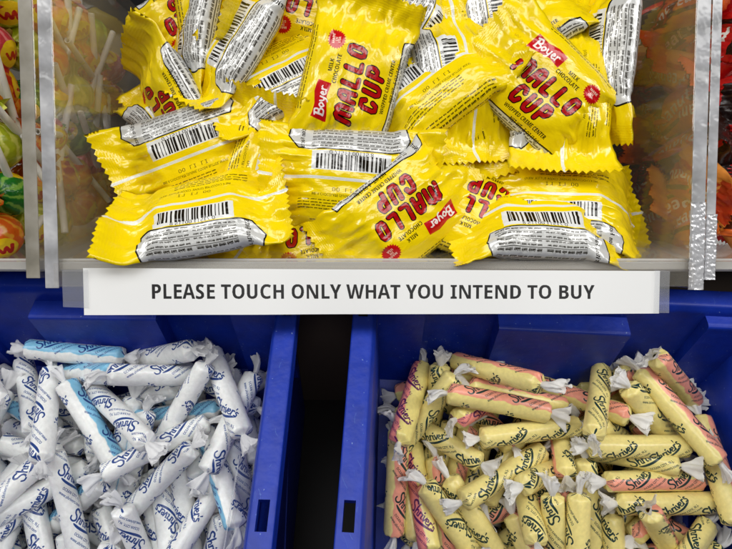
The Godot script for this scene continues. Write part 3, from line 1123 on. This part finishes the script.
func build_acrylic() -> void:
	var tilt := Basis(Vector3(1, 0, 0), deg_to_rad(13.0))
	var deep := 150.0
	var specs := [
		["clear_bin", "clear acrylic bin of yellow packs with lettered paper strip on its front", -161.0, -154.0, 162.0, 169.0],
		["clear_bin", "clear acrylic bin of lollipops beside the bin of yellow packs", -420.0, -413.0, -170.4, -163.4],
		["clear_bin", "clear acrylic bin of red and brown chocolate bars", 169.6, 174.4, 420.0, 425.0],
	]
	for k in specs.size():
		var q: Array = specs[k]
		var o := thing(q[0], q[1], "acrylic bin", upper, "clear acrylic bins on the upper shelf")
		var y0 := -7.0 if k == 0 else -2.0
		for e in [[q[2], q[3]], [q[4], q[5]]]:
			clear_panel(o, "side_wall", Vector3(e[0], y0, -deep), Vector3(e[1], 175, -0.8))
			# the sawn front edge of the wall, frosted and taped
			clear_panel(o, "sawn_edge", Vector3(e[0] + 0.1, y0 + 0.1, -0.7), Vector3(e[1] - 0.1, 175, 0.0), Basis.IDENTITY, M.edge_tape if k != 1 else M.edge)
		var xa: float = q[3] + 0.2
		var xb: float = q[4] - 0.2
		clear_panel(o, "floor_panel", Vector3(xa, 2.0, -deep), Vector3(xb, 6.0, -2.0), tilt.inverse() if false else Basis(Vector3(1, 0, 0), deg_to_rad(13.0)))
		clear_panel(o, "back_panel", Vector3(xa, 0, -deep - 4), Vector3(xb, 175, -deep))
		if k == 0:
			clear_panel(o, "front_lip", Vector3(xa - 2, -6.0, -1.2), Vector3(xb + 2, 5.8, 1.6))
	# wrinkled tape wound over the lower ends of the walls by the chocolate bars
	var nn := FastNoiseLite.new()
	nn.seed = 61
	nn.frequency = 1.0
	nn.fractal_type = FastNoiseLite.FRACTAL_RIDGED
	for w in [[161.6, 169.2, -7.6, 36.0], [169.4, 174.8, -2.6, 30.0]]:
		var p := []
		var uv := []
		for i in 61:
			var row := PackedVector3Array()
			var ur := PackedVector2Array()
			for j in 13:
				var s := j / 12.0
				var t := i / 60.0
				var x := lerpf(w[0], w[1], s)
				var y := lerpf(w[2], w[3], t)
				var dip := smoothstep(0.82, 1.0, absf(s * 2.0 - 1.0)) * 1.2
				row.append(Vector3(x, y, 0.9 + 0.55 * nn.get_noise_2d(x * 0.10 + w[0], y * 0.42) + 0.25 * nn.get_noise_2d(x * 0.5, y * 1.1) - dip) * MM)
				ur.append(Vector2(s, t))
			p.append(row)
			uv.append(ur)
		var tp := thing("crumpled_tape", "wrinkled clear tape wound over the wall end beside the chocolate bars", "tape", upper, "wrinkled tape on the wall ends")
		part("film", grid_mesh(p, uv, false), M.crumple, tp)
	var sh := thing("shelf", "pale grey metal shelf edge under the clear bins", "shelf", upper)
	part("shelf_edge", bevel_box(Vector3(900, 6.5, 10) * MM, 1.0 * MM), M.shelf, sh, Transform3D(Basis.IDENTITY, Vector3(0, 4.6, -9.0) * MM))
	part("shelf_board", bevel_box(Vector3(900, 4, 160) * MM, 0.8 * MM), M.shelf, sh, Transform3D(Basis(Vector3(1, 0, 0), deg_to_rad(13.0)), Basis(Vector3(1, 0, 0), deg_to_rad(13.0)) * Vector3(0, -0.6, -96) * MM))

func build_sign() -> void:
	var w := 2048
	var h := 167
	var img := Image.create(w, h, false, Image.FORMAT_RGBA8)
	img.fill(Color(0.95, 0.95, 0.945))
	write(img, "PLEASE TOUCH ONLY WHAT YOU INTEND TO BUY", "Droid Sans", 700, 52.0, Transform2D(Vector2(1, 0), Vector2(0, -1), Vector2(1026, 84)), Color(0.10, 0.095, 0.10), 0.94)
	var m := mat("sign_paper", Color.WHITE, 0.5)
	m.albedo_texture = tex(img)
	m.clearcoat_enabled = true
	m.clearcoat = 0.35
	m.clearcoat_roughness = 0.2
	m.cull_mode = BaseMaterial3D.CULL_DISABLED
	var c: Array = [spot(upper, 83, 268, 2.0), spot(upper, 660, 271, 2.0), spot(upper, 659, 313.5, 2.0), spot(upper, 84.5, 315, 2.0)]
	var o := thing("paper_sign", "white paper strip reading please touch only what you intend to buy", "sign", upper)
	for side in 2:
		var p := []
		var uv := []
		for i in 9:
			var row := PackedVector3Array()
			var ur := PackedVector2Array()
			for j in 61:
				var s := j / 60.0
				var t := i / 8.0
				var q: Vector3 = c[0].lerp(c[1], s).lerp(c[3].lerp(c[2], s), t)
				q.z += (0.5 * sin(s * 9.0) + 0.35 * sin(s * 23.0 + 1.0)) * t * MM + (0.06 * MM if side == 0 else -0.06 * MM)
				row.append(q)
				ur.append(Vector2(s, t))
			p.append(row)
			uv.append(ur)
		if side == 0:
			part("printed_face", grid_mesh(p, uv, false), m, o)
		else:
			part("plain_back", grid_mesh(p, uv, false), M.paper, o)
	for t in [[[62, 270], [88, 270], [89, 308], [63, 307]], [[655, 270], [670, 271], [669, 313], [654, 313]]]:
		var pc := []
		for q in t:
			pc.append(spot(upper, q[0], q[1], 2.9))
		var p := []
		var uv := []
		for i in 7:
			var row := PackedVector3Array()
			var ur := PackedVector2Array()
			for j in 7:
				var s := j / 6.0
				var v := i / 6.0
				var q: Vector3 = pc[0].lerp(pc[1], s).lerp(pc[3].lerp(pc[2], s), v)
				q.z += 0.12 * MM * sin(s * 9.0 + v * 5.0)
				row.append(q)
				ur.append(Vector2(s, v))
			p.append(row)
			uv.append(ur)
		var tp := thing("clear_tape", "strip of clear sticky tape holding an end of the paper sign", "tape", upper, "tape on the paper sign")
		part("film", grid_mesh(p, uv, false), M.tape, tp)

# ================================================================ neighbours: lollipops and chocolate bars
func ball_mesh(seed_: int) -> ArrayMesh:
	var nn := FastNoiseLite.new()
	nn.seed = seed_
	nn.frequency = 1.0
	var p := []
	var uv := []
	for i in 25:
		var t := i / 24.0
		var row := PackedVector3Array()
		var ur := PackedVector2Array()
		for j in 37:
			var a := TAU * j / 36.0
			var lat := lerpf(-PI / 2.0, 0.42 * PI, minf(t / 0.72, 1.0))
			var rr := 12.5 * cos(lat)
			var y := 12.5 * sin(lat)
			if t > 0.72:
				var e := (t - 0.72) / 0.28
				rr = lerpf(3.1, 7.5, e * e) * (1.0 + 0.35 * sin(a * 7.0 + seed_) * e)
				y = lerpf(12.1, 23.0, e) + 2.0 * sin(a * 3.0) * e
			else:
				rr *= 1.0 + 0.05 * sin(a * 11.0) * smoothstep(0.2, 0.7, t) + 0.05 * nn.get_noise_3d(cos(a) * 2.0, lat * 2.0, sin(a) * 2.0)
			row.append(Vector3(cos(a) * rr, y, sin(a) * rr) * MM)
			ur.append(Vector2(float(j) / 36.0, t))
		p.append(row)
		uv.append(ur)
	return grid_mesh(p, uv, true)

func build_lollipops() -> void:
	var kinds := [
		[Color(0.10, 0.42, 0.12), Color(0.75, 0.85, 0.35), "green"],
		[Color(0.72, 0.10, 0.08), Color(0.90, 0.75, 0.10), "red"],
		[Color(0.88, 0.38, 0.08), Color(0.94, 0.78, 0.25), "orange"],
		[Color(0.62, 0.66, 0.10), Color(0.92, 0.90, 0.55), "lime yellow"],
		[Color(0.78, 0.22, 0.26), Color(0.95, 0.70, 0.66), "pink"],
	]
	var mats := []
	for k in kinds.size():
		var img := Image.create(400, 300, false, Image.FORMAT_RGBA8)
		var f := FastNoiseLite.new()
		f.seed = k
		f.frequency = 0.01
		for y in 300:
			for x in 400:
				var st := sin(x * TAU / 400.0 * 10.0 + 2.5 * f.get_noise_2d(x, y * 2.0))
				img.set_pixel(x, y, kinds[k][0].lerp(kinds[k][1], smoothstep(0.1, 0.9, st) * 0.6))
		var one := Transform2D(Vector2(1, 0), Vector2(0, -1), Vector2(120, 110))
		for cx in [0, 200]:
			disc(img, V(cx, 0), 44, one, Color(0.93, 0.78, 0.10))
			stroke(img, [V(cx - 28, -12), V(cx - 20, 18), V(cx - 12, -10), V(cx - 2, 12), V(cx + 6, -8), V(cx + 14, 12), V(cx + 26, -6)], 5.0, 4.0, one, Color(0.72, 0.08, 0.06))
		var m := mat("lollipop_" + kinds[k][2], Color.WHITE, 0.22)
		m.albedo_texture = tex(img)
		m.normal_enabled = true
		m.normal_texture = M.paper_normal
		m.normal_scale = 0.5
		mats.append(m)
	var meshes := [ball_mesh(1), ball_mesh(2), ball_mesh(3)]
	var stick := tube(Vector3(0, 10, 0) * MM, Vector3(0, 86, 0) * MM, 2.0 * MM)
	var n := 0
	for layer in 3:
		for iz in 6:
			for iy in 7:
				var x := -193.0 - layer * 25.0 - rng.randf() * 4.0
				var z := -18.0 - iz * 24.5 + rng.randf_range(-4, 4) - 4.0 * (iy % 2)
				var y := 24.0 + iy * 24.5 + rng.randf_range(-4, 4) - 0.23 * z - 8.0
				if layer > 0 and iz > 1 or layer > 1 or y > 170:
					continue
				var k: int = [2, 3, 1, 0, 2, 4, 3][(n * 3 + layer + iz) % 7]
				var d := Vector3(rng.randf_range(-1, 1), rng.randf_range(-0.7, 1.0), rng.randf_range(-0.2, 1.0)).normalized()
				if layer == 0:
					d = Vector3(0, rng.randf_range(-1, 1), rng.randf_range(-0.3, 1.0) if iz > 0 else rng.randf_range(0.25, 0.8)).normalized()
					d = Vector3(0.17, d.y * 0.985, d.z * 0.985)
				if x + d.x * 88.0 > -173.0:
					var yz := Vector2(d.y, d.z).normalized()
					d.x = (-176.5 - x) / 88.0
					yz *= sqrt(1.0 - d.x * d.x)
					d = Vector3(d.x, yz.x, yz.y)
				if y + d.y * 88.0 < 12.0:
					d.y = absf(d.y)
				var ax := d.cross(Vector3(0.3, 0.2, 0.9)).normalized()
				var b := Basis(ax, d, ax.cross(d)) * Basis(Vector3(0, 1, 0), rng.randf() * TAU)
				var o := thing("lollipop", "%s wrapped lollipop with white stick in the lollipop bin" % kinds[k][2], "lollipop", upper * Transform3D(b, Vector3(x, y, z) * MM), "lollipops heaped in the clear bin")
				part("wrapped_ball", meshes[n % 3], mats[k], o)
				part("stick", stick, M.stick, o)
				n += 1

func build_bars() -> void:
	var mats := []
	var looks := [[Color(0.90, 0.42, 0.16), Color(0.30, 0.12, 0.06), "orange"], [Color(0.76, 0.09, 0.10), Color(0.12, 0.05, 0.04), "red"], [Color(0.16, 0.07, 0.05), Color(0.66, 0.05, 0.07), "dark brown"], [Color(0.90, 0.58, 0.26), Color(0.78, 0.22, 0.12), "amber"]]
	for k in looks.size():
		var img := Image.create(680, 600, false, Image.FORMAT_RGBA8)
		img.fill(looks[k][0])
		img.fill_rect(Rect2i(0, 190, 120, 220), looks[k][1])
		img.fill_rect(Rect2i(560, 190, 120, 220), looks[k][1])
		var xf := Transform2D(Vector2(10, 0), Vector2(0, 10), Vector2(340, 300))
		poly(img, [V(-22, -8), V(20, -9.5), V(22, -6.5), V(-20, -5)], xf, looks[k][1])
		write(img, "Peanut", "Droid Sans", 700, 8.0, xf * Transform2D(0.05, V(0, 1.0)), Color(0.93, 0.91, 0.88), 1.0)
		for y in [10, 480]:
			img.fill_rect(Rect2i(220, y, 190, 110), Color(0.9, 0.9, 0.9))
			var x := 232
			var r := RandomNumberGenerator.new()
			r.seed = k + y
			while x < 395:
				var bw := r.randi_range(1, 3) * 3
				img.fill_rect(Rect2i(x, y + 8, bw, 84), Color(0.12, 0.1, 0.1))
				x += bw + r.randi_range(1, 3) * 3
		small_print(img, Rect2(-24, 18, 12, 9), 5, Color(0.9, 0.88, 0.84), xf, 31 + k)
		var m := mat("bar_" + looks[k][2], Color.WHITE, 0.25)
		m.albedo_texture = tex(img)
		m.normal_enabled = true
		m.normal_texture = film_normal
		m.normal_scale = 0.7
		mats.append(m)
	var n := 0
	var shapes := []
	for k in 4:
		shapes.append(pack_points(700 + k, 68.0, 15.0, 6.0, {}))
	for layer in 2:
		for iz in 5:
			for iy in 8:
				var x := 188.0 + layer * 19.0 + rng.randf_range(-2, 8)
				var z := -38.0 - iz * 24.0 + rng.randf_range(-4, 4)
				var y := 20.0 + iy * 21.0 + rng.randf_range(-4, 4) - 0.23 * z
				if y > 165 or (layer > 0 and iz > 0):
					continue
				var k: int = [0, 1, 3, 1, 2, 0, 1][(n * 2 + iz + layer) % 7]
				# bars lie flat against the wall: face towards it (-x), or towards the customer at the opening
				var b := Basis(Vector3(0, 1, 0), -PI / 2.0 + rng.randf_range(-0.3, 0.3)) * Basis(Vector3(0, 0, 1), rng.randf_range(-0.6, 0.6) + PI * (n % 2)) * Basis(Vector3(1, 0, 0), rng.randf_range(-0.3, 0.3))
				if layer > 0:
					b = Basis(Vector3(0, 1, 0), -PI / 5.0) * Basis(Vector3(0, 0, 1), rng.randf_range(-1.6, 1.6)) * Basis(Vector3(1, 0, 0), rng.randf_range(-0.4, 0.4))
				make_pack("chocolate_bar", "%s chocolate bar wrapper with white lettering in the clear bin" % looks[k][2], "chocolate bars heaped in the clear bin", upper * Transform3D(b, Vector3(x, y, z) * MM), shapes[n % 4], mats[k], "chocolate bar")
				n += 1

# ================================================================ materials of the place
func scuffed_blue() -> Image:
	# moulded blue plastic with fine scratches, dull scuffs and specks of dust
	var n := 768
	var img := Image.create(n, n, false, Image.FORMAT_RGBA8)
	var f := FastNoiseLite.new()
	f.seed = 21
	f.frequency = 0.012
	f.fractal_octaves = 4
	for y in n:
		for x in n:
			# tile without a seam
			var a := TAU * x / n
			var c := TAU * y / n
			var v := f.get_noise_3d(cos(a) * 120.0 + sin(c) * 60.0, sin(a) * 120.0, cos(c) * 120.0)
			var col := Color(0.04, 0.20, 0.67).lerp(Color(0.03, 0.17, 0.59), clampf(0.5 + v, 0.0, 1.0))
			img.set_pixel(x, y, col)
	var r := RandomNumberGenerator.new()
	r.seed = 99
	var one := Transform2D.IDENTITY
	for k in 260:
		var p := Vector2(r.randf_range(20, n - 20), r.randf_range(0, n))
		var d := Vector2(r.randf_range(-1, 1), r.randf_range(-2.2, 2.2)) * r.randf_range(3, 16)
		var t := r.randf_range(0.12, 0.5)
		stroke(img, [p, p + d * 0.5 + Vector2(r.randf_range(-3, 3), 0), p + d], 0.55, 0.4, one, Color(0.04, 0.20, 0.67).lerp(Color(0.55, 0.60, 0.70), t))
	for k in 420:
		var p := Vector2(r.randf_range(6, n - 6), r.randf_range(0, n))
		if r.randf() < 0.6:
			p = Vector2(r.randfn(n * 0.4, 70.0), r.randfn(n * 0.55, 60.0)).clamp(Vector2(6, 6), Vector2(n - 6, n - 6))
		var w := r.randf_range(0.6, 1.6)
		stroke(img, [p, p + Vector2(r.randf_range(-2, 2), r.randf_range(-2, 2))], w, w, one, Color(0.04, 0.20, 0.67).lerp(Color(0.72, 0.74, 0.78), r.randf_range(0.15, 0.75)), false)
	return img

func make_materials() -> void:
	M.paper_normal = noise_normal(3, 0.02, 6.0)
	var a := mat("acrylic", Color(0.90, 0.87, 0.80, 0.06), 0.05)
	a.transparency = BaseMaterial3D.TRANSPARENCY_ALPHA
	M.acrylic = a
	var t := mat("tape", Color(0.85, 0.86, 0.88, 0.22), 0.2)
	t.transparency = BaseMaterial3D.TRANSPARENCY_ALPHA
	t.cull_mode = BaseMaterial3D.CULL_DISABLED
	M.tape = t
	var e := mat("sawn_edge", Color.WHITE, 0.45)
	e.albedo_texture = noise_tex(8, 0.006, [[0.0, Color(0.46, 0.44, 0.39)], [0.45, Color(0.56, 0.54, 0.49)], [0.8, Color(0.62, 0.60, 0.56)], [1.0, Color(0.74, 0.73, 0.70)]])
	e.uv1_triplanar = true
	e.uv1_scale = Vector3(14, 14, 14)
	M.edge = e
	var et := mat("taped_edge", Color.WHITE, 0.16)
	et.albedo_texture = noise_tex(9, 0.008, [[0.0, Color(0.56, 0.56, 0.56)], [0.5, Color(0.68, 0.68, 0.69)], [1.0, Color(0.84, 0.84, 0.84)]])
	et.uv1_triplanar = true
	et.uv1_scale = Vector3(9, 9, 9)
	et.normal_enabled = true
	et.normal_texture = noise_normal(19, 0.010, 5.0)
	et.normal_scale = 0.8
	et.metallic = 0.0
	M.edge_tape = et
	var cr := mat("wrinkled_tape", Color(0.80, 0.80, 0.81), 0.16)
	cr.metallic = 0.3
	cr.cull_mode = BaseMaterial3D.CULL_DISABLED
	M.crumple = cr
	M.shelf = mat("shelf_metal", Color(0.70, 0.69, 0.67), 0.4)
	M.paper = mat("paper", Color(0.93, 0.93, 0.92), 0.7)
	M.stick = mat("paper_stick", Color(0.92, 0.91, 0.89), 0.6)
	var b := mat("blue_plastic", Color.WHITE, 0.48)
	b.albedo_texture = tex(scuffed_blue())
	b.uv1_triplanar = true
	b.uv1_scale = Vector3(7.3, 7.3, 7.3)
	b.normal_enabled = true
	b.normal_texture = noise_normal(23, 0.03, 3.0)
	b.normal_scale = 0.25
	M.blue = b
	M.brown = mat("brown_board", Color(0.33, 0.28, 0.25), 0.6)
	M.dark = mat("dark_board", Color(0.10, 0.085, 0.075), 0.6)

func area(called: String, label: String, at: Vector3, size: Vector2, energy: float, aim: Vector3, col: Color) -> void:
	var xf := Transform3D(Basis.IDENTITY, at).looking_at(aim, Vector3(0, 0, -1))
	var o := thing(called, label, "ceiling light", xf, "ceiling lights over the counter")
	part("housing", bevel_box(Vector3(size.x + 0.06, size.y + 0.06, 0.05), 0.006), M.shelf, o, Transform3D(Basis.IDENTITY, Vector3(0, 0, 0.03)))
	var g := mat("lamp_diffuser", Color(0.9, 0.9, 0.88), 0.6)
	g.emission_enabled = true
	g.emission = col
	g.emission_energy_multiplier = 1.0
	part("diffuser", bevel_box(Vector3(size.x, size.y, 0.01), 0.002), g, o, Transform3D(Basis.IDENTITY, Vector3(0, 0, 0.0)))
	var l := AreaLight3D.new()
	l.name = "lamp_light"
	l.area_size = size
	l.light_energy = energy
	l.light_color = col
	l.shadow_enabled = true
	l.area_range = 6.0
	l.area_attenuation = 2.0
	l.position = Vector3(0, 0, -0.01)
	o.add_child(l)

func _ready() -> void:
	rng.seed = 20240611
	# camera, surroundings, lamps
	var cam := Camera3D.new()
	cam.name = "camera"
	cam.fov = 53.13
	cam.near = 0.01
	cam.far = 20.0
	eye = Transform3D(Basis(Vector3(1, 0, 0), deg_to_rad(-30.0)), Vector3(0, 1.35, 0))
	cam.transform = eye
	add_child(cam)
	cam.current = true
	var we := WorldEnvironment.new()
	we.name = "surroundings"
	var env := Environment.new()
	env.background_mode = Environment.BG_COLOR
	env.background_color = Color(0.12, 0.12, 0.122)
	env.tonemap_mode = Environment.TONE_MAPPER_LINEAR
	env.tonemap_exposure = 0.73
	env.sdfgi_enabled = true
	env.ssao_enabled = true
	env.ssil_enabled = true
	we.environment = env
	add_child(we)
	upper = eye * Transform3D(Basis(Vector3(1, 0, 0), deg_to_rad(2.9)), Vector3(0, 0, -275) * MM)
	lower = eye * Transform3D(Basis(Vector3(1, 0, 0), deg_to_rad(-36.0)), Vector3(0, -21.8, -295) * MM)
	make_materials()
	var warm := Color(0.995, 0.992, 0.985)
	area("ceiling_light", "added fill light panel high in front of the candy counter", Vector3(-0.45, 2.75, 0.35), Vector2(1.2, 0.6), 1.5, Vector3(-0.2, 1.2, -0.3), warm)
	area("ceiling_light", "added fill light panel high in front of the candy counter", Vector3(0.95, 2.75, 0.55), Vector2(1.2, 0.6), 1.3, Vector3(0.2, 1.2, -0.3), warm)
	area("ceiling_light", "added fill light panel high in front of the candy counter", Vector3(0.1, 2.75, 1.9), Vector2(1.2, 0.6), 1.7, Vector3(0, 1.2, -0.3), warm)  # unseen fill from the front, added to lighten the inside of the bins
	area("ceiling_light", "added fill light panel high in front of the candy counter", Vector3(-2.2, 2.75, 0.5), Vector2(1.2, 0.6), 3.0, Vector3(0, 1.2, -0.3), warm)  # added side fill, brightens the chocolate bars through the clear walls
	area("ceiling_light", "added fill light panel high in front of the candy counter", Vector3(2.3, 2.75, 0.5), Vector2(1.2, 0.6), 3.0, Vector3(0, 1.2, -0.3), warm)  # added side fill from the right, reaches the lollipops behind the acrylic
	# structure
	build_acrylic()
	var right_bin := lower * Transform3D(Basis(Vector3(0, 0, 1), deg_to_rad(-3.2)), Vector3(-7.25, 0, 0) * MM)
	var left_bin := lower * Transform3D(Basis(Vector3(0, 0, 1), deg_to_rad(-1.0)), Vector3(-37.1, 0, 0) * MM)
	build_bin("blue_bin", "blue plastic bin full of yellow and pink wrapped taffy", right_bin, false)
	build_bin("blue_bin", "blue plastic bin full of white wrapped taffy", left_bin, true)
	var ls := MeshInstance3D.new()
	ls.name = "lower_shelf"
	ls.mesh = bevel_box(Vector3(1000, 420, 12) * MM, 2 * MM)
	ls.material_override = M.dark
	ls.transform = lower * Transform3D(Basis.IDENTITY, Vector3(0, -60, -214) * MM)
	ls.set_meta("kind", "structure")
	add_child(ls)
	var lb := MeshInstance3D.new()
	lb.name = "back_board"
	lb.mesh = bevel_box(Vector3(1000, 8, 186) * MM, 1 * MM)
	lb.material_override = M.brown
	lb.transform = lower * Transform3D(Basis.IDENTITY, Vector3(0, 36, -96) * MM)
	lb.set_meta("kind", "structure")
	add_child(lb)
	# objects
	build_packs()
	build_sign()
	build_taffy(left_bin, right_bin)
	build_sleeve(left_bin)
	build_lollipops()
	build_bars()
